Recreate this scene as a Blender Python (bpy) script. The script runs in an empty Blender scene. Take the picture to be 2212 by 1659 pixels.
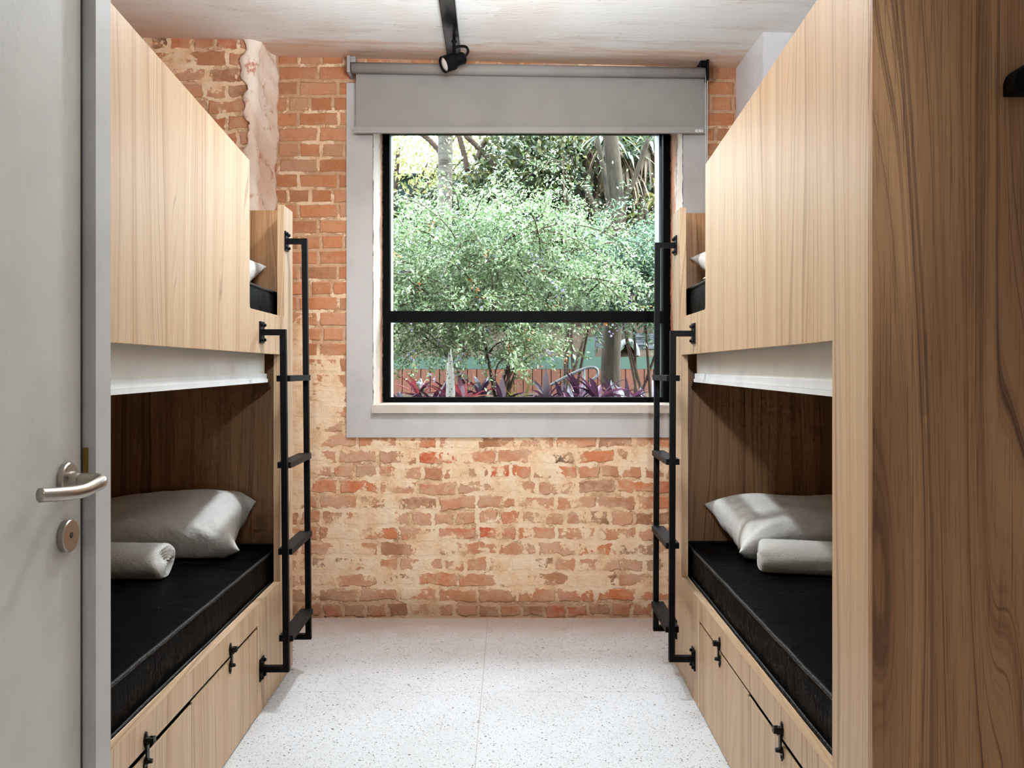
import bpy, bmesh, math, random
import numpy as np
from mathutils import Vector, Matrix

random.seed(7); RNG = np.random.default_rng(11)
C = bpy.context.scene.collection
F, HX, HY, CAMZ = 1870.0, 1100.0, 799.0, 1.2
D = 4.187                                           # depth of the brick wall

def at(px, py, y):                                  # a point of the photo at depth y
    return Vector(((px-HX)/F*y, y, CAMZ+(HY-py)/F*y))
def s2l(c):
    return tuple(((v/255)/12.92 if v/255 <= .04045 else ((v/255+.055)/1.055)**2.4) for v in c) + (1,)

# ------------------------------------------------------------------ node helper
class NT:
    def __init__(s, name):
        s.m = bpy.data.materials.new(name); s.m.use_nodes = True
        s.t = s.m.node_tree; s.t.nodes.clear()
        s.out = s.n('ShaderNodeOutputMaterial')
    def n(s, typ, ins=None, **kw):
        nd = s.t.nodes.new(typ)
        for k, v in kw.items(): setattr(nd, k, v)
        if ins:
            for k, v in ins.items(): s.set(nd.inputs[k], v)
        return nd
    def set(s, sock, v):
        if isinstance(v, bpy.types.NodeSocket): s.t.links.new(v, sock)
        elif isinstance(v, bpy.types.Node): s.t.links.new(v.outputs[0], sock)
        else:
            if isinstance(v, tuple) and len(v) == 4 and sock.type == 'VECTOR': v = v[:3]
            sock.default_value = v
    def math(s, op, a, b=None, c=None, clamp=False):
        nd = s.n('ShaderNodeMath', operation=op, use_clamp=clamp); s.set(nd.inputs[0], a)
        if b is not None: s.set(nd.inputs[1], b)
        if c is not None: s.set(nd.inputs[2], c)
        return nd.outputs[0]
    def mix(s, fac, a, b, mode='MIX'):
        nd = s.n('ShaderNodeMix', data_type='RGBA', blend_type=mode)
        s.set(nd.inputs[0], fac); s.set(nd.inputs[6], a); s.set(nd.inputs[7], b)
        return nd.outputs[2]
    def ss(s, v, a, b, lo=0., hi=1.):
        nd = s.n('ShaderNodeMapRange', interpolation_type='SMOOTHSTEP')
        for i, x in enumerate((v, a, b, lo, hi)): s.set(nd.inputs[i], x)
        return nd.outputs[0]
    def lin(s, v, a, b, lo=0., hi=1.):
        nd = s.n('ShaderNodeMapRange')
        for i, x in enumerate((v, a, b, lo, hi)): s.set(nd.inputs[i], x)
        return nd.outputs[0]
    def noise(s, vec, scale, detail=4., rough=.55, dist=0.):
        return s.n('ShaderNodeTexNoise', {'Vector': vec, 'Scale': scale, 'Detail': detail, 'Roughness': rough, 'Distortion': dist})
    def mapping(s, vec, scale=(1,1,1), loc=(0,0,0)):
        return s.n('ShaderNodeMapping', {'Vector': vec, 'Scale': scale, 'Location': loc}).outputs[0]
    def ramp(s, fac, stops, interp='LINEAR'):
        nd = s.n('ShaderNodeValToRGB'); s.set(nd.inputs[0], fac); r = nd.color_ramp; r.interpolation = interp
        while len(r.elements) < len(stops): r.elements.new(.5)
        for e, (p, c) in zip(r.elements, stops): e.position = p; e.color = c
        return nd.outputs[0]
    def obj(s): return s.n('ShaderNodeTexCoord').outputs['Object']
    def bsdf(s, col, rough=.5, metal=0., spec=.5, bump=None, bstr=.3, bdist=.01, **kw):
        b = s.n('ShaderNodeBsdfPrincipled', {'Base Color': col, 'Roughness': rough, 'Metallic': metal, 'Specular IOR Level': spec})
        for k, v in kw.items(): s.set(b.inputs[k], v)
        if bump is not None:
            s.set(b.inputs['Normal'], s.n('ShaderNodeBump', {'Height': bump, 'Strength': bstr, 'Distance': bdist}).outputs[0])
        s.t.links.new(b.outputs[0], s.out.inputs[0]); return b

def plain(name, rgb, rough=.5, metal=0., spec=.5, grain=0., gscale=400., var=.04, **kw):
    t = NT(name); o = t.obj(); nz = t.noise(o, 6., 5.)
    c = s2l(rgb); c2 = tuple(max(0, x*(1-var*3)) for x in c[:3])+(1,)
    col = t.mix(t.ss(nz.outputs[0], .4, .75), c, c2)
    b = t.noise(o, gscale, 2.).outputs[0] if grain else None
    t.bsdf(col, rough, metal, spec, b, grain, .002, **kw)
    return t.m

# ------------------------------------------------------------------ materials
def wood(name, light, mid, dark, off=(0,0,0), rough=.42, k=1.):
    t = NT(name); o = t.n('ShaderNodeVectorMath', {0: t.obj(), 1: off}, operation='ADD').outputs[0]
    s0 = t.n('ShaderNodeSeparateXYZ', {0: o})
    nz = t.n('ShaderNodeSeparateXYZ', {0: t.n('ShaderNodeNewGeometry').outputs['True Normal']}).outputs[2]
    lev = t.math('GREATER_THAN', t.math('ABSOLUTE', nz), .7)        # on level faces the grain runs along the board
    def pick(a, b): return t.math('ADD', t.math('MULTIPLY', a, t.math('SUBTRACT', 1., lev)), t.math('MULTIPLY', b, lev))
    o = t.n('ShaderNodeCombineXYZ', {0: s0.outputs[0], 1: pick(s0.outputs[1], s0.outputs[2]), 2: pick(s0.outputs[2], s0.outputs[1])}).outputs[0]
    sx = t.n('ShaderNodeSeparateXYZ', {0: o}); u = t.math('ADD', sx.outputs[0], sx.outputs[1])
    warp = t.noise(t.mapping(o, (3.4, 3.4, .34)), 1., 2., .45)
    wv = t.math('MULTIPLY_ADD', warp.outputs[0], 1., -.5)
    ph = t.math('MULTIPLY_ADD', wv, .42, u)                        # distance across the grain, warped into cathedrals
    v1 = t.n('ShaderNodeCombineXYZ', {0: ph, 1: 0., 2: t.math('MULTIPLY', sx.outputs[2], .02)}).outputs[0]
    broad = t.noise(t.mapping(v1, (13, 1, 1)), 1., 2., .5).outputs[0]
    lines = t.noise(t.mapping(v1, (95, 1, 9)), 1., 4., .68).outputs[0]
    fine = t.noise(t.mapping(o, (330, 330, 5)), 1., 3., .6).outputs[0]
    col = t.mix(t.ss(broad, .3, .7), s2l(light), s2l(mid))
    col = t.mix(t.ss(lines, .5, .72, 0., .62*k), col, s2l(dark))
    col = t.mix(t.ss(lines, .46, .3, 0., .35), col, s2l(light))
    col = t.mix(t.ss(fine, .5, .72, 0., .36*k), col, s2l(dark))
    vein = t.noise(t.mapping(v1, (38, 1, 2)), 1., 1., .5).outputs[0]
    edge = t.math('ABSOLUTE', t.math('SUBTRACT', vein, .5))
    col = t.mix(t.ss(edge, .012, .0, 0., .55), col, s2l(dark))
    t.bsdf(col, t.math('MULTIPLY_ADD', fine, .16, rough-.08), 0., .35)
    return t.m
WL, WM, WD = (202,173,142), (184,150,116), (130,98,70)
WOOD = wood('oak_laminate', WL, WM, WD)
WOODR = wood('oak_laminate_right', WL, WM, WD, (3.3, 1.7, .4))
WOODD = wood('oak_shade_laminate', (172,130,92), (142,102,68), (70,42,24), (2.1,4.4,1.9), .42, 1.45)  # darker copy of the oak: shade of the end and back boards mixed in
WOODE = wood('oak_edge', (206,172,138), (194,156,120), (150,112,82), (.3,5.7,1.4))

def brick_material():
    t = NT('old_brick'); o = t.obj(); sx = t.n('ShaderNodeSeparateXYZ', {0: o})
    u = t.math('ADD', sx.outputs[0], t.math('MULTIPLY', sx.outputs[1], 1.0)); z = sx.outputs[2]
    p = t.n('ShaderNodeCombineXYZ', {0: u, 1: z, 2: 0.}).outputs[0]
    def warp(scale, amt, seed):
        nz = t.noise(t.mapping(p, (1,1,1), (seed, seed*.7, 0)), scale, 3.)
        v = t.n('ShaderNodeVectorMath', {0: nz.outputs['Color'], 1: (.5,.5,.5)}, operation='SUBTRACT').outputs[0]
        return t.n('ShaderNodeVectorMath', {0: v, 'Scale': amt}, operation='SCALE').outputs[0]
    X = sx.outputs[0]
    low = t.math('MAXIMUM', t.ss(z, 1.35, .75), t.math('MULTIPLY', t.ss(X, -1.15, -1.25), .7))      # 1 in the rough lower part
    def addv(a, b): return t.n('ShaderNodeVectorMath', {0: a, 1: b}, operation='ADD').outputs[0]
    def scv(a, f): return t.n('ShaderNodeVectorMath', {0: a, 'Scale': f}, operation='SCALE').outputs[0]
    pw = addv(addv(p, scv(warp(5., .05, 1.3), t.lin(low, 0, 1, .35, 1.))), scv(warp(24., .034, 4.1), t.lin(low, 0, 1, .4, 1.)))
    bk = t.n('ShaderNodeTexBrick', {'Vector': pw, 'Color1': (0,0,0,1), 'Color2': (1,1,1,1), 'Mortar': (.5,.5,.5,1), 'Scale': 1.,
             'Mortar Size': t.lin(low, 0, 1, .0115, .0135), 'Mortar Smooth': .5, 'Bias': 0., 'Brick Width': .192, 'Row Height': .0742}, offset=.5, squash=.56, squash_frequency=3)
    rnd = t.n('ShaderNodeSeparateColor', {0: bk.outputs['Color']}).outputs[0]; fac = bk.outputs['Fac']
    up = t.ramp(rnd, [(0., s2l((158,110,80))), (.25, s2l((178,116,78))), (.5, s2l((188,122,82))), (.8, s2l((196,130,90))), (1., s2l((188,144,114)))])
    dn = t.ramp(rnd, [(0., s2l((84,68,56))), (.06, s2l((150,106,78))), (.3, s2l((186,130,96))), (.5, s2l((196,134,98))), (.66, s2l((198,114,72))), (.8, s2l((204,158,128))), (.92, s2l((192,128,94))), (1., s2l((194,84,50)))])
    br = t.mix(low, up, dn)
    n1 = t.noise(p, 38., 5., .65).outputs[0]; n2 = t.noise(t.mapping(p, (1,1,1), (7,3,0)), 9., 4., .65).outputs[0]
    n3 = t.noise(t.mapping(p, (1,1,1), (2,9,0)), 3.4, 6., .66).outputs[0]; n4 = t.noise(t.mapping(p, (1,1,1), (5,5,0)), 140., 2., .6).outputs[0]
    br = t.mix(t.ss(n1, .5, .72, 0., .4), br, s2l((140,88,60)))
    n5 = t.noise(t.mapping(p, (1,1.5,1), (1,4,0)), 4.2, 5., .6).outputs[0]
    br = t.mix(t.ss(n2, .45, .66, 0., t.lin(low, 0, 1, .3, .8)), br, s2l((210,168,136)))
    br = t.mix(t.ss(n5, .48, .6, 0., t.lin(low, 0, 1, .12, .6)), br, s2l((206,166,138)))
    mo = t.mix(t.ss(n1, .35, .65), s2l((204,164,130)), s2l((188,146,114)))
    mo = t.mix(t.math('MULTIPLY', low, t.ss(n2, .4, .6)), mo, s2l((226,190,152)))
    col = t.mix(fac, br, mo)
    # remains of plaster: wide in the rough lower part, small above
    band = t.math('MULTIPLY', t.ss(z, .9, .96), t.ss(z, 1.36, 1.2)); midl = t.math('MULTIPLY', band, t.ss(X, -.76, -.84))
    midl = t.math('MAXIMUM', midl, t.math('MULTIPLY', t.ss(X, -.9, -1.02), t.math('MULTIPLY', t.ss(z, .5, .6), t.ss(z, 1.75, 1.4))))
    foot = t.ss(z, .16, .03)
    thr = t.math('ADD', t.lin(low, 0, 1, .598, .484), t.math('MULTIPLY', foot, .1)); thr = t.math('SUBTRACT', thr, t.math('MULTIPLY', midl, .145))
    pl = t.math('ADD', n3, t.math('MULTIPLY', t.math('SUBTRACT', n1, .5), .22))
    pl = t.math('ADD', pl, t.math('MULTIPLY', t.math('SUBTRACT', fac, .25), t.lin(low, 0, 1, .12, .085)))
    d = t.math('SUBTRACT', pl, thr)
    pm = t.ss(d, 0., .025)
    pc = t.mix(t.ss(n2, .35, .65), s2l((240,213,182)), s2l((230,190,150)))
    pc = t.mix(t.ss(n1, .55, .75, 0., .7), pc, s2l((240,220,196)))
    pc = t.mix(t.ss(n4, .62, .75, 0., .4), pc, s2l((190,130,86)))
    rim = t.math('MULTIPLY', t.ss(d, .0, .012), t.ss(d, .04, .015))
    pc = t.mix(t.math('MULTIPLY', rim, t.ss(n1, .45, .6)), pc, s2l((196,126,76)))
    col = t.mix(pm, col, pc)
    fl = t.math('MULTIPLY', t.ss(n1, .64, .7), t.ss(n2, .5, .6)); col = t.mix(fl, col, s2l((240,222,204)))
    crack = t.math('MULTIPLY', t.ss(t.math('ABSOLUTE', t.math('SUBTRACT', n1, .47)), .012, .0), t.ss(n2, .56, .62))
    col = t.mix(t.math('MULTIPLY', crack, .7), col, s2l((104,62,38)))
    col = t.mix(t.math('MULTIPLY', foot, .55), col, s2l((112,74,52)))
    h = t.math('MULTIPLY', t.math('MULTIPLY', t.math('SUBTRACT', 1., fac), t.math('MULTIPLY_ADD', pm, -.8, 1.)), t.lin(rnd, 0, 1, .7, 1.15))
    h = t.math('ADD', h, t.math('MULTIPLY', pm, t.lin(low, 0, 1, .5, .9))); h = t.math('ADD', h, t.math('MULTIPLY', n1, .7)); h = t.math('ADD', h, t.math('MULTIPLY', n4, .12))
    h = t.math('SUBTRACT', h, t.math('MULTIPLY', crack, .5))
    t.bsdf(col, .9, 0., .2, h, .6, .011)
    return t.m
BRICK = brick_material()

def plaster_material(name, base, tint, dirt, k=.5):
    t = NT(name); o = t.obj()
    n1 = t.noise(o, 16., 7., .65).outputs[0]; n2 = t.noise(t.mapping(o, (1,1,.5), (3,1,2)), 5., 5.).outputs[0]
    col = t.mix(t.ss(n2, .38, .62), s2l(base), s2l(tint))
    col = t.mix(t.ss(n1, .56, .7, 0., k), col, s2l(dirt))
    t.bsdf(col, .88, 0., .2, n1, .5, .01); return t.m
PLASTER = plaster_material('ragged_plaster', (246,228,212), (236,206,184), (190,112,66), .9)
def reveal_material():
    t = NT('reveal_plaster'); o = t.obj(); sx = t.n('ShaderNodeSeparateXYZ', {0: o})
    n1 = t.noise(t.mapping(o, (1,1,.35)), 14., 6., .65).outputs[0]; n2 = t.noise(t.mapping(o, (1,1,.4), (3,1,2)), 5., 5.).outputs[0]
    col = t.mix(t.ss(n2, .4, .6), s2l((236,226,216)), s2l((226,206,188)))
    e = t.math('ADD', sx.outputs[1], t.math('MULTIPLY', t.math('SUBTRACT', n1, .5), .16))
    e = t.math('ADD', e, t.math('MULTIPLY', t.math('GREATER_THAN', sx.outputs[0], 0.), t.math('MULTIPLY', t.ss(n2, .35, .6), .11)))
    br = t.mix(t.ss(n1, .42, .6), s2l((204,124,80)), s2l((150,116,92)))
    col = t.mix(t.ss(e, 4.36, 4.43, 0., .9), col, br)
    t.bsdf(col, .88, 0., .2, n1, .5, .01); return t.m
REVEAL = reveal_material()

def ceiling_material():
    t = NT('raw_ceiling'); o = t.obj(); sx = t.n('ShaderNodeSeparateXYZ', {0: o})
    st = t.mapping(o, (1.2, 7., 1.))
    a = t.noise(st, 2.4, 5., .6).outputs[0]; b = t.noise(t.mapping(o, (2.,9.,1.), (4,2,0)), 9., 4., .7).outputs[0]
    c = t.noise(t.mapping(o, (1,1,1), (1,7,0)), 2.2, 5.).outputs[0]
    col = t.mix(t.ss(c, .4, .65), s2l((234,232,229)), s2l((227,219,212)))
    col = t.mix(t.ss(a, .5, .7, 0., .45), col, s2l((214,203,193)))
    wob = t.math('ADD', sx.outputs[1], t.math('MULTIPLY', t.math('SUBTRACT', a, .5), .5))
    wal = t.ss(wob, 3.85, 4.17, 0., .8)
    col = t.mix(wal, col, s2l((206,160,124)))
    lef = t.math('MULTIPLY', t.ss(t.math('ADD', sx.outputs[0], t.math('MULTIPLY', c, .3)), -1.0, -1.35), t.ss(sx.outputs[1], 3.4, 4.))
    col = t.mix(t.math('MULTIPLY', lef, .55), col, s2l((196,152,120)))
    sp = t.math('MULTIPLY', t.ss(b, .62, .68), t.ss(a, .4, .55)); col = t.mix(t.math('MULTIPLY', sp, .55), col, s2l((150,132,118)))
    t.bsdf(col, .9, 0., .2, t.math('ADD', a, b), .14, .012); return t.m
CEIL = ceiling_material()

def terrazzo():
    t = NT('terrazzo'); o = t.obj(); sx = t.n('ShaderNodeSeparateXYZ', {0: o})
    p = t.n('ShaderNodeVectorMath', {0: o, 1: t.n('ShaderNodeVectorMath', {0: t.noise(o, 60., 2.).outputs['Color'], 'Scale': .012}, operation='SCALE').outputs[0]}, operation='ADD').outputs[0]
    big = t.noise(o, 2.5, 4.).outputs[0]
    col = t.mix(t.ss(big, .35, .65), s2l((205,205,206)), s2l((197,196,196)))
    for sc, thr, sz, c, k in ((95., .83, .36, (66,61,56), .92), (165., .66, .42, (92,82,72), .9), (72., .93, .34, (58,54,50), .95), (130., .78, .4, (176,160,138), .75), (230., .5, .46, (122,116,110), .8)):
        v = t.n('ShaderNodeTexVoronoi', {'Vector': t.mapping(p, (1,1,0), (sc, sc*.3, 0)), 'Scale': sc, 'Randomness': 1.})
        r = t.n('ShaderNodeSeparateColor', {0: v.outputs['Color']})
        size = t.math('MULTIPLY', r.outputs[1], sz)
        m = t.math('MULTIPLY', t.math('GREATER_THAN', r.outputs[0], thr), t.ss(t.math('SUBTRACT', size, v.outputs['Distance']), -.02, .04))
        col = t.mix(t.math('MULTIPLY', m, k), col, s2l(c))
    def joint(v, off):
        q = t.math('ABSOLUTE', t.math('SUBTRACT', t.math('FRACT', t.math('ADD', t.math('DIVIDE', t.math('SUBTRACT', v, off), 1.25), .5)), .5))
        return t.ss(q, .0013, .0007)
    jx = t.math('ADD', sx.outputs[0], t.math('MULTIPLY', sx.outputs[1], 0.))
    j = t.math('MAXIMUM', joint(jx, -.103), t.math('MULTIPLY', joint(sx.outputs[1], 3.227), .55))
    col = t.mix(t.math('MULTIPLY', j, .75), col, s2l((150,140,132)))
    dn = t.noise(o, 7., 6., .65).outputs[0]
    dust_shade = t.ss(t.math('ADD', sx.outputs[1], t.math('MULTIPLY', t.math('SUBTRACT', dn, .5), .35)), 3.8, 4.14, 0., .62)  # dusty brick stain at the wall, widened to paint in the window's shade
    col = t.mix(dust_shade, col, s2l((158,122,96)))
    t.bsdf(col, .42, 0., .4, t.math('MULTIPLY', j, -1.), .2, .003); return t.m
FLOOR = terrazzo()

GREYP = plain('grey_paint', (188,182,178), .6, 0, .3, .05)
WHITEP = plain('wall_paint', (206,203,199), .7, 0, .3, .05)
PIERP = plain('pier_paint', (224,220,221), .7, 0, .3, .05)
DOORP = plain('door_paint', (196,194,188), .5, 0, .35, .12, 160.)
JAMBP = plain('jamb_paint', (190,188,186), .5, 0, .35, .06, 200.)
BLACK = plain('black_powder_coat', (14,13,14), .5, 0, .1, .1, 900.)
IRON = plain('black_iron', (15,14,13), .45, .2, .35, .25, 300.)
ALU = plain('black_window_frame', (10,10,10), .5, 0, .04)
BLACKG = plain('glossy_black', (20,20,22), .22, 0, .6)
STEEL = plain('brushed_steel', (176,168,158), .3, 1., .5, .04, 700.)
BRASS = plain('brass', (150,112,66), .35, 1.)
DARKHOLE = plain('dark_void', (8,7,7), .8)
BLINDF = plain('blind_fabric', (144,137,132), .8, 0, .2, .2, 1500., .03)
BLINDB = plain('blind_bar', (152,145,140), .5, 0, .3)
BLINDBR = plain('blind_bracket', (168,164,162), .4, .5)
WHITEF = plain('white_blind_fabric', (226,222,214), .8, 0, .2, .15, 1200.)
WHITEPL = plain('white_plastic', (238,239,238), .35, 0, .5)
BULB = plain('lamp_lens', (214,206,200), .25, 0, .5)
REDDOT = plain('red_dot', (190,40,40), .5)
GREYTXT = plain('grey_print', (140,138,138), .5)

def fabric(name, rgb, scale, strg, rough=.85, dist=.004, sheen=.3):
    t = NT(name); o = t.obj(); n = t.noise(o, scale, 4., .6).outputs[0]; w = t.noise(t.mapping(o, (1,1,1), (3,3,3)), 9., 5., .6, 1.2).outputs[0]
    c = s2l(rgb); c2 = tuple(x*.93 for x in c[:3])+(1,)
    t.bsdf(t.mix(t.ss(n, .3, .7), c2, c), rough, 0., .25, t.math('ADD', t.math('MULTIPLY', n, .5), w), strg, dist, **{'Sheen Weight': sheen}); return t.m
PILLOW = fabric('white_cotton', (244,242,237), 60., .3, .8, .016, 0.)
TOWEL = fabric('terry_cotton', (242,238,228), 260., 1., .95, .006, .6)
def vinyl(name, rgb, rough):
    t = NT(name); o = t.obj(); a = t.noise(t.mapping(o, (1,1,1)), 7., 5., .6, 1.5).outputs[0]; b = t.noise(t.mapping(o, (4,26,1)), 1.2, 3., .5).outputs[0]
    n = t.noise(o, 500., 2.).outputs[0]
    t.bsdf(t.mix(t.ss(a, .4, .7), s2l(rgb), s2l(tuple(x*1.25 for x in rgb))), rough, 0., .03, t.math('ADD', t.math('ADD', t.math('MULTIPLY', a, .8), b), t.math('MULTIPLY', n, .06)), .35, .012); return t.m
VINYL = vinyl('black_mattress_cover', (8,8,8), .5)
VINYLS = vinyl('black_mattress_side', (9,8,8), .55)
def piping_material():
    t = NT('stitched_piping'); o = t.obj(); w = t.n('ShaderNodeTexWave', {'Vector': o, 'Scale': 42., 'Distortion': .3}, wave_type='BANDS', bands_direction='Y').outputs[0]
    t.bsdf(t.mix(w, s2l((10,10,10)), s2l((26,25,25))), .45, 0., .3, w, .6, .003); return t.m
PIPING = piping_material()
def glass_material():
    t = NT('window_glass'); f = t.n('ShaderNodeFresnel', {'IOR': 1.12}).outputs[0]
    m = t.n('ShaderNodeMixShader', {0: f, 1: t.n('ShaderNodeBsdfTransparent', {'Color': (.97,.985,.98,1)}).outputs[0], 2: t.n('ShaderNodeBsdfGlossy', {'Roughness': .0}).outputs[0]})
    t.t.links.new(m.outputs[0], t.out.inputs[0]); return t.m
GLASS = glass_material()

GK = .35
def leafmat(name, cols, rough=.45, trans=.3, spec=.32, gk=1.):
    t = NT(name); g = t.n('ShaderNodeNewGeometry').outputs['Random Per Island']
    col = t.ramp(g, [(i/(len(cols)-1), tuple(x*GK*gk for x in s2l(c)[:3])+(1,)) for i, c in enumerate(cols)])
    b = t.n('ShaderNodeBsdfPrincipled', {'Base Color': col, 'Roughness': rough, 'Specular IOR Level': spec})
    m = t.n('ShaderNodeMixShader', {0: trans, 1: b.outputs[0], 2: t.n('ShaderNodeBsdfTranslucent', {'Color': col}).outputs[0]})
    t.t.links.new(m.outputs[0], t.out.inputs[0]); return t.m
LEAF1 = leafmat('shrub_leaf', [(92,126,76), (132,164,106), (170,194,144), (116,148,88), (200,214,182), (78,110,62)], gk=1.3)
LEAF2 = leafmat('weeping_leaf', [(84,124,92), (120,156,124), (150,178,150), (98,134,88), (70,104,70)])
LEAF3 = leafmat('dark_leaf', [(58,84,44), (86,104,52), (44,68,36), (110,118,58), (128,122,60)])
LEAFY = leafmat('sunlit_leaf', [(190,182,104), (160,156,86), (126,140,74), (206,190,128), (100,114,62)], trans=.5, gk=1.5)
LEAFB = leafmat('dry_frond', [(150,124,94), (118,94,70), (176,152,120), (96,76,56), (138,120,84)], trans=.25, gk=.9)
LEAFG = leafmat('dracaena_leaf', [(136,158,128), (108,134,100), (160,178,150), (84,108,74)], trans=.25)
LEAFP = leafmat('cordyline_purple', [(70,48,66), (96,60,88), (120,70,104), (58,46,60), (92,84,100), (152,74,116)], .35, .2, .5, 1.3)
LEAFR = leafmat('cordyline_red', [(150,58,72), (196,92,92), (110,50,72), (84,58,74), (222,138,120)], .35, .3, .4, 1.7)
LEAFC = leafmat('croton_leaf', [(210,180,70), (120,140,70), (226,200,100), (90,110,60), (190,110,60)], .35, .3)
FLOWER = leafmat('violet_blossom', [(168,156,214), (190,180,226), (150,138,200)], .6, .3, .4, 1.4)
BERRY = leafmat('orange_berry', [(214,130,60), (196,104,46), (226,150,84)], .4, .1, .4, 1.6)
def bark(name, a, b, sc=(6,6,30), gk=.22):
    t = NT(name); o = t.obj(); n = t.noise(t.mapping(o, sc), 1., 5., .6).outputs[0]; n2 = t.noise(o, 9., 4.).outputs[0]
    t.bsdf(t.mix(t.math('MULTIPLY', t.ss(n, .4, .65), t.ss(n2, .25, .6)), tuple(x*gk for x in s2l(a)[:3])+(1,), tuple(x*gk for x in s2l(b)[:3])+(1,)), .9, 0., .2, n, .6, .02); return t.m
BARKP = bark('pale_ringed_bark', (186,176,160), (120,106,92), gk=.12); BARKD = bark('dark_bark', (112,98,80), (72,66,50), (20,20,4), gk=.2); TWIG = bark('twig_bark', (150,124,100), (110,86,66), gk=.14)
SOIL = bark('garden_soil', (112,92,72), (82,70,52), (8,8,8)); MULCH = bark('mulch', (96,80,74), (64,54,52), (20,20,20))
GREENW = plain('green_paint', (30,52,38), .7); FENCEG = plain('dark_green_sheet', (9,22,16), .7, 0, .1)
SLATW = wood('garden_slats', (84,42,19), (68,32,14), (34,17,10), (1,2,3), .6)
STONE = bark('grey_slate', (128,130,132), (76,78,82), (3,3,42), gk=.3); CONC = plain('pale_concrete', (92,91,89), .8, 0, .3, .3, 60.)
PIPEM = plain('grey_pipe', (90,94,96), .4, .3)

# ------------------------------------------------------------------ mesh helpers
def obj(name, bm, mat, parent=None, smooth=False, bevel=0., seg=2, loc=None):
    if bevel:
        bmesh.ops.bevel(bm, geom=[e for e in bm.edges if len(e.link_faces) == 2 and e.calc_face_angle(0) > .6], offset=bevel, segments=seg, affect='EDGES', profile=.5, clamp_overlap=True)
    bmesh.ops.recalc_face_normals(bm, faces=bm.faces)
    me = bpy.data.meshes.new(name); bm.to_mesh(me); bm.free()
    for m in (mat if isinstance(mat, list) else [mat]): me.materials.append(m)
    if smooth: me.polygons.foreach_set('use_smooth', [True]*len(me.polygons))
    o = bpy.data.objects.new(name, me); C.objects.link(o)
    if parent: o.parent = parent
    if loc is not None: o.location = loc
    return o
def empty(name, label=None, cat=None, loc=(0,0,0), rz=0., group=None):
    o = bpy.data.objects.new(name, None); o.empty_display_size = .1; C.objects.link(o); o.location = loc; o.rotation_euler = (0,0,rz)
    if label: tag(o, label, cat, group)
    return o
def tag(o, label, cat, group=None, kind=None):
    o['label'] = label; o['category'] = cat
    if group: o['group'] = group
    if kind: o['kind'] = kind
    return o
def struct(o, label=None, cat=None):
    o['kind'] = 'structure'
    if label: o['label'] = label; o['category'] = cat
    return o
def box(bm, lo, hi, M=None, mi=0):
    vs = [bm.verts.new((x, y, z)) for x in (lo[0], hi[0]) for y in (lo[1], hi[1]) for z in (lo[2], hi[2])]
    if M is not None:
        for v in vs: v.co = M @ v.co
    for f in ((0,1,3,2), (4,6,7,5), (0,4,5,1), (2,3,7,6), (0,2,6,4), (1,5,7,3)):
        bm.faces.new([vs[i] for i in f]).material_index = mi
    return vs
def tube(bm, pts, r, n=10, caps=True, flat=1.):
    pts = [Vector(p) for p in pts]; rs = r if isinstance(r, (list, tuple)) else [r]*len(pts); rings = []
    up = None
    for i, p in enumerate(pts):
        d = (pts[min(i+1, len(pts)-1)]-pts[max(i-1, 0)]).normalized()
        if up is None: up = d.orthogonal().normalized()
        a = (up-d*up.dot(d)).normalized(); b = d.cross(a); up = a
        rings.append([bm.verts.new(p+(a*math.cos(t)+b*math.sin(t)*flat)*rs[i]) for t in (2*math.pi*k/n for k in range(n))])
    for A, B in zip(rings, rings[1:]):
        for k in range(n): bm.faces.new((A[k], A[(k+1) % n], B[(k+1) % n], B[k]))
    if caps: bm.faces.new(rings[0][::-1]); bm.faces.new(rings[-1])
def spline(ctrl, n=8):
    P = [Vector(c) for c in ctrl]; P = [P[0]*2-P[1]]+P+[P[-1]*2-P[-2]]; out = []
    for i in range(1, len(P)-2):
        for k in range(n):
            t = k/n; a, b, c, d = P[i-1:i+3]
            out.append(.5*((2*b)+(c-a)*t+(2*a-5*b+4*c-d)*t*t+(3*b-a-3*c+d)*t**3))
    out.append(P[-2]); return out
def lathe(bm, prof, M=None, n=32):                 # prof: (radius, height) pairs about local z
    M = M or Matrix(); rings = []
    for r, h in prof: rings.append([bm.verts.new(M @ Vector((r*math.cos(2*math.pi*k/n), r*math.sin(2*math.pi*k/n), h))) for k in range(n)])
    for A, B in zip(rings, rings[1:]):
        for k in range(n): bm.faces.new((A[k], A[(k+1) % n], B[(k+1) % n], B[k]))
    if prof[0][0] > 1e-6: bm.faces.new(rings[0][::-1])
    if prof[-1][0] > 1e-6: bm.faces.new(rings[-1])
    bmesh.ops.remove_doubles(bm, verts=bm.verts, dist=1e-6)
def panel(loops, fn, thick):                        # flat board with holes; fn(a, b, d) places it
    bm = bmesh.new(); edges = []
    for lp in loops:
        vs = [bm.verts.new((a, b, 0)) for a, b in lp]
        edges += [bm.edges.new((vs[i], vs[(i+1) % len(vs)])) for i in range(len(vs))]
    r = bmesh.ops.triangle_fill(bm, edges=edges, use_beauty=True, use_dissolve=False)
    fs = [g for g in r['geom'] if isinstance(g, bmesh.types.BMFace)]
    bmesh.ops.dissolve_limit(bm, angle_limit=.01, verts=bm.verts[:], edges=bm.edges[:])
    ex = bmesh.ops.extrude_face_region(bm, geom=bm.faces[:])
    for g in ex['geom']:
        if isinstance(g, bmesh.types.BMVert): g.co.z = thick
    for v in bm.verts: v.co = fn(v.co.x, v.co.y, v.co.z)
    return bm
def orient(p, d):                                   # matrix with local z along d at p
    return Matrix.Translation(p) @ Vector(d).to_track_quat('Z', 'Y').to_matrix().to_4x4()
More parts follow.
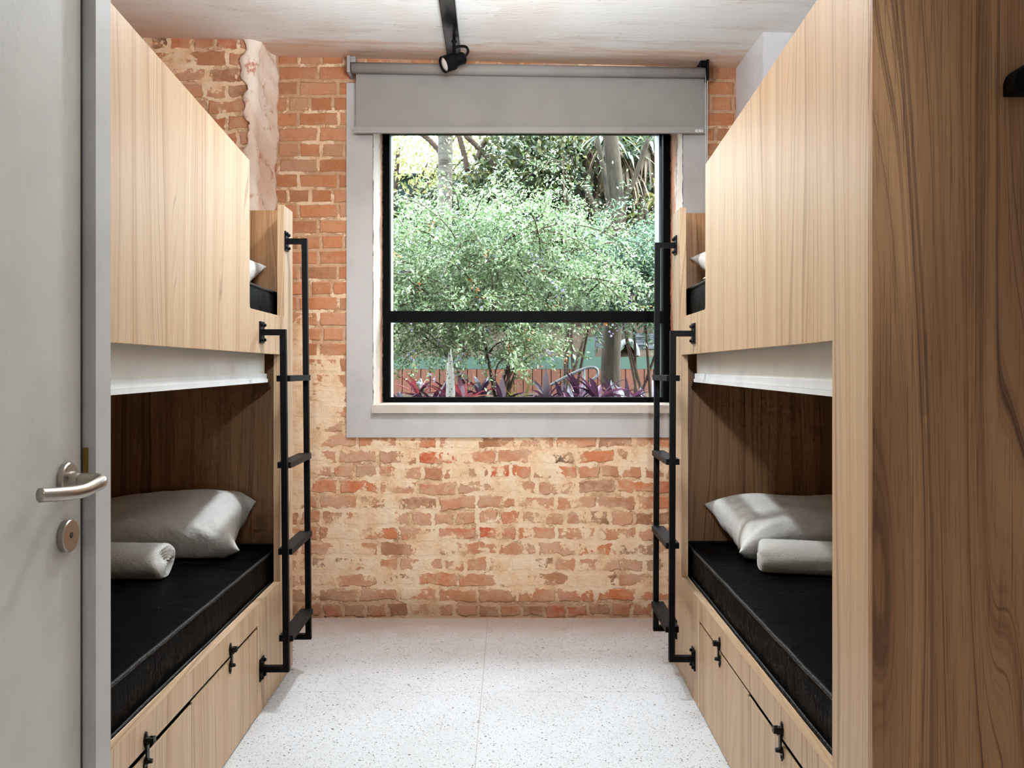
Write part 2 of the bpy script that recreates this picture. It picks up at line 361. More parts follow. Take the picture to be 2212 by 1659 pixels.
def rawmesh(name, V, Fc, mat, parent=None, smooth=False):
    me = bpy.data.meshes.new(name); V = np.asarray(V, np.float32); Fc = np.asarray(Fc, np.int32)
    me.vertices.add(len(V)); me.vertices.foreach_set('co', V.ravel())
    k = Fc.shape[1]; me.loops.add(Fc.size); me.loops.foreach_set('vertex_index', Fc.ravel())
    me.polygons.add(len(Fc)); me.polygons.foreach_set('loop_start', np.arange(0, Fc.size, k, dtype=np.int32))
    me.update(calc_edges=True); me.validate(); me.materials.append(mat)
    if smooth: me.polygons.foreach_set('use_smooth', [True]*len(me.polygons))
    o = bpy.data.objects.new(name, me); C.objects.link(o)
    if parent: o.parent = parent
    return o

# ------------------------------------------------------------------ the room
def ceil_z(x): return 2.716-.0255*(x+1.12)
XL, XR, Y0 = -1.88, 1.72, -1.9
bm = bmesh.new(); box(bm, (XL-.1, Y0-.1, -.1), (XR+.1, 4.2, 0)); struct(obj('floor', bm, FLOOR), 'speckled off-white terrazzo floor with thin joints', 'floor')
bm = bmesh.new(); vs = box(bm, (XL-.1, Y0-.1, 0), (XR+.1, D+.02, 1))
for v in vs: v.co.z = ceil_z(v.co.x)+(.12 if v.co.z > .5 else 0)
struct(obj('ceiling', bm, CEIL), 'raw off-white plaster ceiling with brown stains', 'ceiling')
# brick wall with the window opening
OX0, OX1, OZ0, OZ1 = -.66, .84, 1.03, 2.46
YO = 4.66
def yfn(y): return lambda a, b, d: Vector((a, y+d, b))
bm = panel([[(XL-.1,-.05), (XR+.1,-.05), (XR+.1,2.9), (XL-.1,2.9)], [(OX0,OZ0-.02), (OX1,OZ0-.02), (OX1,OZ1), (OX0,OZ1)]], yfn(D), YO-D)
struct(obj('wall_back', bm, BRICK), 'exposed old brick wall with plaster remains around the window', 'wall')
# left pier: brick front with a ragged plastered side
bm = bmesh.new(); box(bm, (XL-.1, Y0, -.05), (XL, D, 2.9)); 
box(bm, (XL, 3.987, 0), (-1.183, D+.01, 2.82))
struct(obj('wall_left', bm, BRICK), 'left brick wall with a brick pier in the far corner', 'wall')
nu, nv = 22, 170; V = []; Fc = []
for j in range(nv+1):
    z = 2.80*j/nv
    for i in range(nu+1):
        a = i/nu
        nzv = math.sin(z*23+a*5)*.005+math.sin(z*61+1.7+a*9)*.004+math.sin(z*7+a*3)*.006+random.uniform(-.003,.003)
        th = a*math.pi*.5
        if a < .35:                                 # wraps round the corner
            k = a/.35*math.pi/2; x = -1.200+.040*math.sin(k)+nzv*math.sin(k); y = 3.974+.040*(1-math.cos(k))-abs(nzv)*.3
            if i == 0: x += -.014+.012*math.sin(z*33+1)+.009*math.sin(z*71)+.012*math.sin(z*9)+random.uniform(-.004, .004)
            elif i == 1: x += -.006+.006*math.sin(z*33+1)
        else:
            k = (a-.35)/.65; x = -1.160+.04*k*k+nzv; y = 4.014+k*(D+.003-4.014)
        V.append((x, y, z))
for j in range(nv):
    for i in range(nu):
        b = j*(nu+1)+i; Fc.append((b, b+1, b+nu+2, b+nu+1))
o = rawmesh('trim_1', V, Fc, PLASTER, None, True); md = o.modifiers.new('thick', 'SOLIDIFY'); md.thickness = .006; md.offset = -1
struct(o, 'ragged pinkish plaster down the corner of the brick pier', 'plaster')
bm = bmesh.new(); box(bm, (XR, Y0, -.05), (XR+.1, D, 2.9)); box(bm, (1.097, 3.74, 0), (XR, D+.01, 2.82))
struct(obj('wall_right', bm, PIERP), 'pale grey painted right wall and pier', 'wall')
bm = bmesh.new(); box(bm, (XL, Y0-.1, -.05), (XR, Y0, 2.9)); struct(obj('wall_front', bm, WHITEP))
# grey painted band round the window
bm = panel([[(-.786,.873), (.956,.873), (.956,2.585), (-.786,2.585)], [(OX0,OZ0-.022), (OX1,OZ0-.022), (OX1,OZ1), (OX0,OZ1)]], yfn(D-.012), .013)
struct(obj('trim_2', bm, GREYP, bevel=.0015), 'flat grey painted band framing the window', 'trim')

# ------------------------------------------------------------------ window
win = struct(empty('window_1', loc=(0, 0, 0)), 'large black framed window onto the garden', 'window')
YF = 4.5
X0, X1 = (828-HX)/F*YF, (1446-HX)/F*YF; ZB, ZT = 1.032, 2.46
bm = bmesh.new(); fw = .034
box(bm, (OX0-.02, YF-.012, ZB), (X0+fw, YF+.045, ZT)); box(bm, (X1-fw, YF-.012, ZB), (OX1+.03, YF+.045, ZT))
box(bm, (X0+fw, YF-.012, ZB), (X1-fw, YF+.045, ZB+.026)); box(bm, (X0+fw, YF-.012, ZT-.03), (X1-fw, YF+.045, ZT))
obj('window_frame', bm, ALU, win, bevel=.002)
bm = bmesh.new(); box(bm, (X0+fw, YF-.018, 1.447), (X1-fw, YF+.045, 1.505)); obj('transom', bm, ALU, win, bevel=.003)
bm = bmesh.new(); box(bm, (X0+fw-.005, YF+.018, ZB+.02), (X1-fw+.005, YF+.022, 1.45)); obj('pane', bm, GLASS, win)
bm = bmesh.new(); box(bm, (X0+fw-.005, YF+.018, 1.5), (X1-fw+.005, YF+.022, ZT-.02)); obj('pane', bm, GLASS, win)
# sill, plastered reveals, white outer reveal
bm = bmesh.new(); box(bm, (OX0-.0, D-.035, .992), (OX1+.0, YF, 1.031))
sill = obj('window_sill', bm, plaster_material('sill_stone', (200,190,178), (190,176,162), (164,150,134), .5), win, bevel=.004)
def jamb(x, y0, y1, z0, z1, s, mat, amp, name):
    V, Fc = [], []; a, b = 14, 110
    for j in range(b+1):
        for i in range(a+1):
            V.append((x+s*(abs(math.sin(j*.37+i*.8))*amp*.5+random.uniform(0, amp)), y0+(y1-y0)*i/a, z0+(z1-z0)*j/b))
    for j in range(b):
        for i in range(a):
            q = j*(a+1)+i; Fc.append((q, q+1, q+a+2, q+a+1))
    return rawmesh(name, V, Fc, mat, win, True)
jamb(OX0+.001, D-.012, YF-.005, 1.03, ZT, 1, REVEAL, .004, 'window_reveal'); jamb(OX1-.001, D-.012, YF-.005, 1.03, ZT, -1, REVEAL, .004, 'window_reveal')
bm = bmesh.new()
box(bm, (X1-fw-.012, YF+.046, ZB-.01), (OX1+.03, YO+.02, ZT)); box(bm, (OX0-.03, YF+.046, ZB-.01), (X0+fw-.006, YO+.02, ZT)); box(bm, (OX0, YF+.046, ZB-.03), (OX1, YO+.03, ZB+.018))
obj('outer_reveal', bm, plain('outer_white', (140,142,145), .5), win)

# ------------------------------------------------------------------ door on the left
XD = -.714
bm = bmesh.new(); box(bm, (XL, Y0, -.02), (XD-.10, 1.551, 2.9)); box(bm, (XD-.10, Y0, 2.62), (XD-.0, 1.551, 2.9)); box(bm, (XD-.1, Y0, -.02), (XD, .40, 2.62))
struct(obj('wall_entrance', bm, WHITEP))
dr = struct(empty('door_1', loc=(XD, 1.49, 0)), 'pale grey door with a steel lever handle in a grey frame', 'door')
def dl(*p): return Vector(p)-Vector((XD, 1.49, 0))
def dbox(bm, lo, hi): box(bm, dl(*lo), dl(*hi))
bm = bmesh.new(); dbox(bm, (XD-.10, 1.495, 0), (XD, 1.551, 2.62)); 
obj('door_frame', bm, JAMBP, dr, bevel=.002)
bm = bmesh.new(); dbox(bm, (XD-.098, .401, .005), (-.737, 1.488, 2.618)); leaf = obj('door_leaf', bm, DOORP, dr, bevel=.0015)
bm = bmesh.new(); dbox(bm, (-.742, 1.4885, 0), (-.7365, 1.4945, 2.62)); obj('door_seal', bm, plain('dark_seal', (70,66,66), .7), dr)
bm = bmesh.new(); dbox(bm, (-.735, 1.4925, 1.023), (-.7268, 1.4957, 1.066)); obj('strike_plate', bm, BRASS, dr, bevel=.001)
def flat_edges(o):
    md = o.modifiers.new('edges', 'EDGE_SPLIT'); md.split_angle = math.radians(30); return o
hy, hz = 1.435, 1.012
bm = bmesh.new(); M = orient(dl(-.737, hy, hz+.008), (1,0,0)); lathe(bm, [(.0, 0), (.0265, 0), (.0268, .002), (.0268, .0085), (.025, .0105), (.012, .0115), (.0115, .020), (.0105, .024), (0, .024)], M); flat_edges(obj('handle_rose', bm, STEEL, leaf, True))
bm = bmesh.new()
path = spline([dl(-.716, hy, hz+.008), dl(-.698, hy+.001, hz+.007), dl(-.682, hy+.0, hz+.006), dl(-.6725, hy-.010, hz+.004), dl(-.672, hy-.030, hz+.001), dl(-.677, hy-.062, hz-.004), dl(-.690, hy-.092, hz-.004), dl(-.7115, hy-.124, hz-.002)], 8)
tube(bm, path, [.0085+.0025*min(1, i/14) for i in range(len(path))], 20); obj('lever_handle', bm, STEEL, leaf, True, bevel=.0)
bm = bmesh.new(); M = orient(dl(-.737, hy, .925), (1,0,0)); lathe(bm, [(0,0), (.0265,0), (.0268,.002), (.0268,.0100), (.0255,.0115), (0,.0115)], M); lk = flat_edges(obj('lock_escutcheon', bm, STEEL, leaf, True))
bm = bmesh.new(); M = orient(dl(-.737+.0114, hy, .926), (1,0,0)); lathe(bm, [(0,0), (.0048,0), (.0048,.0006), (0,.0006)], M, 16); obj('keyhole', bm, DARKHOLE, lk)

# ------------------------------------------------------------------ bunk beds
L = 2.03; TH = .025
def make_bed(side, O, th, wm, label, length, opening, s_near_post):
    root = empty('bunk_bed', label, 'bunk bed', O, th)
    def fn(a, b, d): return Vector((side*d, -a, b))
    top = lambda s: 1.90+.105*(s-.625)/1.4
    s0 = opening; r = .012
    n0, n1 = .528, 1.832
    e = length-.0185
    outer = [(0,.002), (n0,.002), (n0,.318), (n1,.318), (n1,.002), (e,.002), (e, top(e)), (.625,1.90), (.625,1.405+r), (.625-r*.3,1.405+r*.3), (.625-r,1.405), (.148,1.405), (.148,1.842), (0,1.842)]
    hole = [(s0,.39), (s_near_post,.39), (s_near_post,1.26), (s0,1.26)]
    fp = obj('front_panel', panel([outer, hole], fn, TH), wm, root, bevel=.0012, seg=1)
    W = .93
    def lb(name, s0_, s1_, t0, t1, z0, z1, mat=wm, bev=.0012, par=root):
        bm = bmesh.new(); xs = sorted((side*t0, side*t1)); box(bm, (xs[0], -s1_, z0), (xs[1], -s0_, z1)); return obj(name, bm, mat, par, bevel=bev)
    lb('end_panel', .001, .026, TH, W-.02, .005, 1.842, WOODD)
    ne = lb('end_panel', length-.018, length, .0002, W, .002, top(length), WOODD)
    lb('back_panel', 0, length-.019, W-.02, W, .005, 1.842, WOODD)
    lb('lower_platform', .027, length-.027, TH+.001, W-.021, .345, .37)
    lb('upper_platform', .027, length-.027, TH+.001, W-.021, 1.345, 1.388)
    for k, (a, b, zt) in enumerate(((.531, 1.1785, .3045), (1.1815, 1.829, .299))):
        dd = lb('storage_door', a, b, .001, .019, .006, zt-.024, wm, .001)
        sl = (.842, 1.497)[k]
        lb('pull_edge', a, b, .001, .0062, zt-.0242, zt, wm, .0012, dd)
        bm = bmesh.new()
        def P(s, t, z): return Vector((side*t, -s, z))
        def diamond(z0, z1, w, t0, t1):
            zs = [z0, z0+(z1-z0)*.2, z0+(z1-z0)*.6, z1-.002, z1-.012, ]
            pts = [(0, z0), (w*.7, z0+.010), (w, z0+.022), (w*.85, z1-.014), (w*.55, z1-.004), (0, z1), (-w*.55, z1-.004), (-w*.85, z1-.014), (-w, z0+.022), (-w*.7, z0+.010)]
            A = [bm.verts.new(P(sl+a, t0, b)) for a, b in pts]; B = [bm.verts.new(P(sl+a, t1, b)) for a, b in pts]
            bm.faces.new(A); bm.faces.new(B[::-1])
            for i in range(len(pts)): bm.faces.new((A[i], A[(i+1) % len(pts)], B[(i+1) % len(pts)], B[i]))
        diamond(.262, .3015-.004*k, .012, -.0001, -.003)
        diamond(.317, .358, .0125, -.0001, -.003)
        def sb(a0, a1, t0, t1, z0, z1): xs = sorted((side*t0, side*t1)); box(bm, (xs[0], -(sl+a1), z0), (xs[1], -(sl+a0), z1))
        sb(-.007, .007, -.0032, -.0075, .284, .344)                      # strap
        sb(-.009, .009, -.0075, -.012, .33, .345); sb(-.008, -.0045, -.012, -.020, .331, .345); sb(.0045, .008, -.012, -.020, .331, .345); sb(-.008, .008, -.019, -.0225, .331, .345)
        tube(bm, [P(sl, -.005, .289), P(sl, -.017, .289)], [.007, .005], 12); tube(bm, [P(sl, -.002, .272), P(sl, -.0045, .272)], .004, 10); tube(bm, [P(sl, -.002, .352), P(sl, -.0045, .352)], .004, 10)
        obj('hasp_latch', bm, IRON, dd)
    return root

OL, TL = Vector((-.8792, 3.513, 0)), .0209
OR, TR = Vector((.677, 3.571, 0)), -.015
bedL = make_bed(-1, OL, TL, WOOD, 'light wood bunk bed on the left, partly behind the grey door frame', 1.91, .203, 1.80)
bedR = make_bed(1, OR, TR, WOODR, 'light wood bunk bed on the right with a dark side panel facing us', 2.03, .183, 1.832)
def W(root, side, s, t, z):                        # bed coordinates to the world
    return Matrix.Translation(root.location) @ Matrix.Rotation(root.rotation_euler.z, 4, 'Z') @ Vector((side*t, -s, z))

# privacy blinds of the lower bunks
def bunk_blind(side, O, th, s0, s1, label):
    r = empty('privacy_blind', label, 'blind', O, th, 'white roller blinds of the lower bunks')
    bm = bmesh.new()
    V = [(side*.052, -s, z+(-.011 if q else 0)*((s-s0)/(s1-s0))) for (s, z, q) in ((s0,1.182,1), (s1,1.182,1), (s1,1.333,0), (s0,1.333,0))]
    a = [bm.verts.new(v) for v in V]; b = [bm.verts.new((v[0]+side*.001, v[1], v[2])) for v in V]
    bm.faces.new(a); bm.faces.new(b[::-1])
    for i in range(4): bm.faces.new((a[i], a[(i+1)%4], b[(i+1)%4], b[i]))
    obj('blind_fabric', bm, WHITEF, r)
    bm = bmesh.new()
    for (t0, t1, z0, z1) in ((.045, .061, 1.166, 1.186), (.041, .063, 1.153, 1.1655)):
        xs = sorted((side*t0, side*t1)); vs = box(bm, (xs[0], -s1-.004, z0), (xs[1], -s0+.006, z1))
        for v in vs: v.co.z -= .011*((-v.co.y-s0)/(s1-s0))
    obj('bottom_bar', bm, WHITEPL, r, bevel=.002)
    bm = bmesh.new(); tube(bm, [(side*.066, -s0, 1.325), (side*.066, -s1, 1.325)], .0165, 16); obj('roller_tube', bm, WHITEPL, r)
bunk_blind(-1, OL, TL, .235, 1.79, 'white roller blind pulled a little down inside the left lower bunk')
bunk_blind(1, OR, TR, .222, 1.82, 'white roller blind pulled a little down inside the right lower bunk')

# ladders
def make_ladder(side, O, th, s_far, s_near, lean, label):
    r = empty('bunk_ladder', label, 'ladder', O, th, 'black ladders of the bunk beds'); h = .0105
    def X(z): return -(.077+lean*(1.33-z)/1.2)
    def sbox(bm, s0, s1, t0, t1, z0, z1):
        xs = sorted((side*t0, side*t1)); return box(bm, (xs[0], -s1, z0), (xs[1], -s0, z1))
    for s, zt in ((s_far, 1.715), (s_near, 1.342)):
        zb = .143; bm = bmesh.new()
        for (z0, z1) in ((zt-.021, zt), (zb, zb+.021)):
            sbox(bm, s-h, s+h, X((z0+z1)/2)+h, -.004, z0, z1)
        vs = [bm.verts.new((side*(X(z)+a*h), -s+b*h, z)) for z in (zb, zt) for (a, b) in ((-1,-1), (1,-1), (1,1), (-1,1))]
        for f in ((0,1,2,3), (4,7,6,5), (0,4,5,1), (1,5,6,2), (2,6,7,3), (3,7,4,0)): bm.faces.new([vs[i] for i in f])
        obj('rail', bm, BLACK, r, bevel=.001)
        for zc in (zt-.0105, zb+.0105):
            bm = bmesh.new(); sbox(bm, s-.027, s+.027, -.0005, -.0055, zc-.0375, zc+.0375); pt = obj('mounting_plate', bm, BLACK, r, bevel=.001)
            for ds in (-.017, .017):
                for dz in (-.026, .026):
                    bm = bmesh.new(); lathe(bm, [(0,0), (.0062,0), (.0062,.0045), (.0045,.008), (0,.0085)], orient(Vector((side*-.0055, -(s+ds), zc+dz)), (-side,0,0)), 10); obj('bolt', bm, BLACK, pt)
    for k in range(4):
        z = 1.180-.305*k; bm = bmesh.new(); xc = X(z)
        sbox(bm, s_far+h+.001, s_near-h-.001, xc-.020, xc+.028, z-.021, z); obj('rung', bm, BLACK, r, bevel=.0012)
make_ladder(-1, OL, TL, .113, .48, .012, 'black metal ladder on the left bunk bed')
make_ladder(1, OR, TR, .062, .433, .005, 'black metal ladder on the right bunk bed')

# ------------------------------------------------------------------ bedding
def mattress(side, O, th, z0, z1, label, s1=1.87):
    r = empty('mattress', label, 'mattress', O, th); t0, t1, s0 = .045, .895, .036
    n = 26; bm = bmesh.new()
    box(bm, (min(side*t0, side*t1), -s1, z0), (max(side*t0, side*t1), -s0, z1))
    bmesh.ops.subdivide_edges(bm, edges=bm.edges[:], cuts=12, use_grid_fill=True)
    for v in bm.verts:
        s, t = -v.co.y, abs(v.co.x); u = min(1, max(0, (s-s0)/(s1-s0))); w = min(1, max(0, (t-t0)/(t1-t0)))
        if v.co.z > z1-1e-4: v.co.z += .012*abs(math.sin(math.pi*u)*math.sin(math.pi*w))**.5-.006+.002*math.sin(s*21+t*13)
        if w < 1e-3: v.co.x -= side*.006*math.sin(math.pi*(v.co.z-z0)/(z1-z0))*(1+.4*math.sin(s*37))
    obj('cover', bm, VINYL, r, True, bevel=.012, seg=3)
    for z in (z1-.004, z0+.01):
        bm = bmesh.new(); pts = []
        for (t, s) in ((t0+.02, s0), (t0+.006, s0+.006), (t0, s0+.02)): pts.append((side*t, -s, z))
        for k in range(1, 40): pts.append((side*(t0-.001+.0006*math.sin(k*1.3)), -(s0+.02+(s1-s0-.04)*k/40), z+.0005*math.sin(k*.9)))
        tube(bm, [(side*(t0+.8), -s0, z), (side*(t0+.4), -s0, z)]+pts+[(side*t0, -s1+.001, z)], .0062, 8); obj('piping', bm, PIPING, r, True)
    return r
mattress(-1, OL, TL, .3705, .5, 'black vinyl mattress in the left lower bunk under the towel')
mattress(1, OR, TR, .3705, .5, 'black vinyl mattress in the right lower bunk')
mattress(-1, OL, TL, 1.3885, 1.506, 'black mattress edge showing in the left upper bunk')
mattress(1, OR, TR, 1.3885, 1.526, 'black mattress edge showing in the right upper bunk')

def pillow(center, w, d, th, rot, label, seed, flap=.03, bottom=None):
    rr = random.Random(seed); n = 40; V = []; Fc = []
    ph = [rr.uniform(0, 6.28) for _ in range(8)]
    for sgn in (1, -1):
        for j in range(n+1):
            for i in range(n+1):
                u, v = 2*i/n-1, 2*j/n-1
                k = (1-u**4)*(1-v**4); hgt = th*.5*max(0, k)**.5 if k > 0 else 0
                pin = 1-.13*((1-abs(u)**1.5)*(abs(v)**5)); pin2 = 1-.10*((1-abs(v)**1.5)*(abs(u)**5))
                ed = (abs(u)**8+abs(v)**8); wr = .0028*math.sin(v*9+ph[0]+u*4)*k**.3 + .004*math.sin((u+v)*14+ph[1])*min(1, ed)*k**.5+.005*math.sin(u*5+ph[2])*math.sin(v*4+ph[3])*k
                rad = math.sin(math.atan2(v, u)*16+ph[4]+3*math.sin(u*3+v*2))*.0075*min(1., ed*2.5)*(k**.25)+.005*math.sin(math.atan2(v-.9, u-.95)*9+ph[6])*max(0, u+v-.5)*k**.3+.006*math.sin(math.atan2(v+.9, u+.95)*8+ph[7])*max(0, -u-v-.4)*k**.3
                ear = 1+.09*abs(u*v)**7
                V.append((u*w/2*pin2*ear, v*d/2*pin*ear, sgn*hgt+wr+rad+.006*math.sin(u*2.1+ph[5])))
    N = (n+1)**2
    for s in (0, 1):
        for j in range(n):
            for i in range(n):
                a = s*N+j*(n+1)+i; q = (a, a+1, a+n+2, a+n+1); Fc.append(q if s == 0 else q[::-1])
    o = rawmesh('pillow', V, Fc, PILLOW, None, True); bm = bmesh.new(); bm.from_mesh(o.data); bmesh.ops.remove_doubles(bm, verts=bm.verts, dist=.0005); bm.to_mesh(o.data); bm.free()
    o.rotation_euler = rot; o.location = center
    if bottom is not None:                          # settle onto the mattress: flatten what would sink in
        Mi = o.rotation_euler.to_matrix().to_4x4(); Mi.translation = Vector(center); Mn = Mi.inverted()
        for v in o.data.vertices:
            p = Mi @ v.co
            if p.z < bottom: p.z = bottom+(bottom-p.z)*.02
            yb = 3.464 if p.x < 0 else 3.528
            if p.y > yb: p.y = yb-(p.y-yb)*.02
            v.co = Mn @ p
    md = o.modifiers.new('sub', 'SUBSURF'); md.levels = md.render_levels = 1
    return tag(o, label, 'pillow')
R = math.radians
pillow((-1.335, 3.315, .592), .65, .38, .205, (R(19), R(-2), R(4)), 'white pillow leaning on the board in the left lower bunk', 3, bottom=.505)
pillow((1.14, 3.33, .588), .65, .38, .20, (R(17), R(3), R(7)), 'white pillow behind the rolled towel in the right lower bunk', 5, bottom=.505)
pillow((-1.30, 3.31, 1.583), .64, .36, .15, (R(25), R(8), R(4)), 'white pillow corner showing in the left upper bunk', 8, bottom=1.512)
pillow((1.04, 3.30, 1.605), .62, .36, .14, (R(20), R(-4), R(-6)), 'white pillow corner showing in the right upper bunk', 9, bottom=1.531)

def towel(center, ln, rad, yaw, label, seed):
    rr = random.Random(seed); V = []; Fc = []; n, m = 40, 44; ph = rr.uniform(0, 6)
    for i in range(n+1):
        a = i/n; x = (a-.5)*ln; edge = min(a, 1-a)*ln
        rnd = 1-(.16 if edge < .001 else .05*max(0, 1-edge/.02))
        for k in range(m):
            t = 2*math.pi*k/m; rr_ = rad*rnd*(1+.025*math.sin(3*t+ph)+.012*math.sin(7*t+x*20))+rr.uniform(-.0008,.0008)
            zc = math.sin(t)*rr_*.86; V.append((x+.004*math.sin(2*t), math.cos(t)*rr_*1.1, max(zc, -rad*.80)))
    for i in range(n):
        for k in range(m): Fc.append((i*m+k, i*m+(k+1) % m, (i+1)*m+(k+1) % m, (i+1)*m+k))
    root = empty('rolled_towel', label, 'towel', center, yaw)
    o = rawmesh('towel_roll', V, Fc, TOWEL, root, True); me = o.data
    bm = bmesh.new(); bm.from_mesh(me); bm.verts.ensure_lookup_table()
    for base in (0, n*m):                                   # spiral ends: sunken rings
        ring = [bm.verts[base+k] for k in range(m)]; rc = [v.co.copy() for v in ring]; prev = ring; sg = 1 if base else -1
        for q in range(1, 9):
            f = 1-q/9; off = -.006 if q % 2 else .002
            new = [bm.verts.new((rc[k].x+sg*(off+.004*math.sin(k*.3)), rc[k].y*f, rc[k].z*f)) for k in range(m)]
            bm.verts.ensure_lookup_table()
            for k in range(m): bm.faces.new((prev[k], prev[(k+1) % m], new[(k+1) % m], new[k]))
            prev = new
        bm.faces.new(prev)
    bmesh.ops.recalc_face_normals(bm, faces=bm.faces); bm.to_mesh(me); bm.free(); me.polygons.foreach_set('use_smooth', [True]*len(me.polygons))
    return root
towel((-1.345, 2.905, .5605), .40, .069, R(-3), 'rolled white towel in the left lower bunk', 2)
towel((1.060, 2.955, .5585), .40, .066, R(-13), 'rolled white towel in the right lower bunk in front of the pillow', 4)

# black hook on the end panel of the right bed
hk = empty('coat_hook', 'black rounded hook on the dark end panel of the right bed', 'hook', (.907, 1.5405, 1.703))
dome = [(-.030,-.0185), (.030,-.0185)]+[(.030*math.cos(math.pi*k/16), .030*math.sin(math.pi*k/16)) for k in range(17)]
obj('hook_body', panel([dome], lambda a, b, d: Vector((a, -.0375+d, b)), .0372), BLACK, hk, bevel=.003)
bm = bmesh.new(); tube(bm, spline([(0,-.036,-.004), (0,-.055,-.006), (0,-.066,.004), (0,-.068,.02)], 6), [.009]*18+[.012], 16); obj('peg', bm, BLACK, hk, True)

# ------------------------------------------------------------------ roller blind at the window
rb = empty('roller_blind', 'grey roller blind half covering the top of the window', 'blind', (0, 4.1, 2.6))
def rl(*p): return Vector(p)-Vector((0, 4.1, 2.6))
YB = 4.10
pL, pR = at(760, 147, YB), at(1522, 158, YB)
bm = bmesh.new(); tube(bm, [pL-rb.location, pR-rb.location], .0262, 28); obj('roller_tube', bm, BLINDF, rb, True)
bm = bmesh.new(); q = [at(769, 158, YB+.018), at(1523, 168, YB+.018), at(1523, 278, YB+.018), at(769, 278, YB+.018)]
a = [bm.verts.new(p-rb.location) for p in q]; b = [bm.verts.new(p-rb.location+Vector((0,.0012,0))) for p in q]
bm.faces.new(a); bm.faces.new(b[::-1])
for i in range(4): bm.faces.new((a[i], a[(i+1)%4], b[(i+1)%4], b[i]))
fab = obj('blind_fabric', bm, BLINDF, rb)
bm = bmesh.new(); a, b = at(765, 288, YB+.018), at(1523, 276, YB+.018); box(bm, rl(a.x, YB+.010, a.z), rl(b.x, YB+.027, b.z)); bb = obj('bottom_bar', bm, BLINDB, rb, bevel=.003)
a, b = at(1503, 284, YB), at(1519, 279, YB); bm = bmesh.new(); box(bm, rl(a.x, YB+.0085, a.z), rl(b.x, YB+.011, b.z)); lab = obj('label', bm, WHITEPL, bb)
a, b = at(1505, 282.4, YB), at(1512, 280.6, YB); bm = bmesh.new(); box(bm, rl(a.x, YB+.008, a.z), rl(b.x, YB+.009, b.z)); obj('print', bm, GREYTXT, lab)
a, b = at(1514.5, 282.6, YB), at(1516.8, 280.4, YB); bm = bmesh.new(); box(bm, rl(a.x, YB+.008, a.z), rl(b.x, YB+.009, b.z)); obj('red_mark', bm, REDDOT, lab)
bm = bmesh.new(); a, b = at(752, 160, YB), at(758.5, 125, YB); box(bm, rl(a.x, YB-.03, a.z), rl(b.x, YB+.075, b.z)); a, b = at(756, 136, YB), at(769, 124, YB); box(bm, rl(a.x, YB-.012, a.z), rl(b.x, YB+.075, b.z)); obj('bracket', bm, BLINDBR, rb, bevel=.001)
bm = bmesh.new(); a, b = at(1523.5, 176, YB), at(1528.5, 133, YB); box(bm, rl(a.x, YB-.03, a.z), rl(b.x, YB+.075, b.z)); a, b = at(1512, 146, YB), at(1524, 133, YB); box(bm, rl(a.x, YB-.015, a.z), rl(b.x, YB+.075, b.z)); obj('bracket', bm, BLACK, rb, bevel=.001)
bm = bmesh.new()
for x in (1524.3, 1528.0):
    for k in range(150):
        p = at(x, 150+k*1.9, YB-.012); 
        if p.z < 1.6: break
        bmesh.ops.create_icosphere(bm, subdivisions=1, radius=.0021, matrix=Matrix.Translation(p-rb.location))
obj('bead_chain', bm, WHITEPL, rb)

# ------------------------------------------------------------------ ceiling track and spotlight
zt = 2.662
tr = tag(empty('track_rail', loc=(-.24, 3., zt)), 'black lighting track running along the ceiling towards the window', 'track')
bm = bmesh.new(); box(bm, (-.032, -4.2, 0), (.032, 1.06, .030)); o = obj('rail_body', bm, BLACKG, tr, bevel=.001)
bm = bmesh.new(); box(bm, (-.0285, -4.2, -.0012), (.0285, 1.06, -.0001)); obj('track_cover', bm, plain('dark_anodised', (138,138,144), .22, 1., .5), tr)
bm = bmesh.new(); box(bm, (-.0325, 1.0605, -.0005), (.0325, 1.11, .031)); obj('end_cap', bm, BLACKG, tr, bevel=.001)
tr.rotation_euler.z = .017
sp = empty('spotlight', 'black adjustable spotlight hanging from the end of the ceiling track', 'spotlight', (-.2455, 3.85, zt))
S = sp.location
bm = bmesh.new(); lathe(bm, [(0,.0), (.012,0), (.012,-.004), (.0075,-.006), (.0075,-.056), (0,-.056)], None, 16); obj('stem', bm, BLACK, sp, True)
dirv = Vector((-.80, -.42, -.44)).normalized(); fr = at(958, 140, 3.82)-S; bk_ = fr-dirv*.108
bm = bmesh.new(); lathe(bm, [(0,0), (.024,0), (.0265,.003), (.0265,.05), (.0265,.052), (.036,.056), (.0365,.058), (.0365,.108), (.033,.108), (.033,.096), (0,.096)], orient(bk_, dirv), 36); hd = obj('lamp_head', bm, BLACK, sp, True)
md = hd.modifiers.new('es', 'EDGE_SPLIT'); md.split_angle = R(35)
bm = bmesh.new(); lathe(bm, [(0,.0), (.0325,0), (.0325,.003), (.02,.006), (0,.007)], orient(bk_+dirv*.0965, dirv), 32); obj('lens', bm, BULB, hd, True)
bm = bmesh.new(); tube(bm, spline([at(983, 103, 3.85)-S, at(993, 100, 3.845)-S, at(1006, 101, 3.84)-S, at(1011, 110, 3.84)-S, at(1006, 120, 3.84)-S, at(994, 122, 3.845)-S], 6), .0058, 10); obj('cable', bm, BLACK, sp, True)

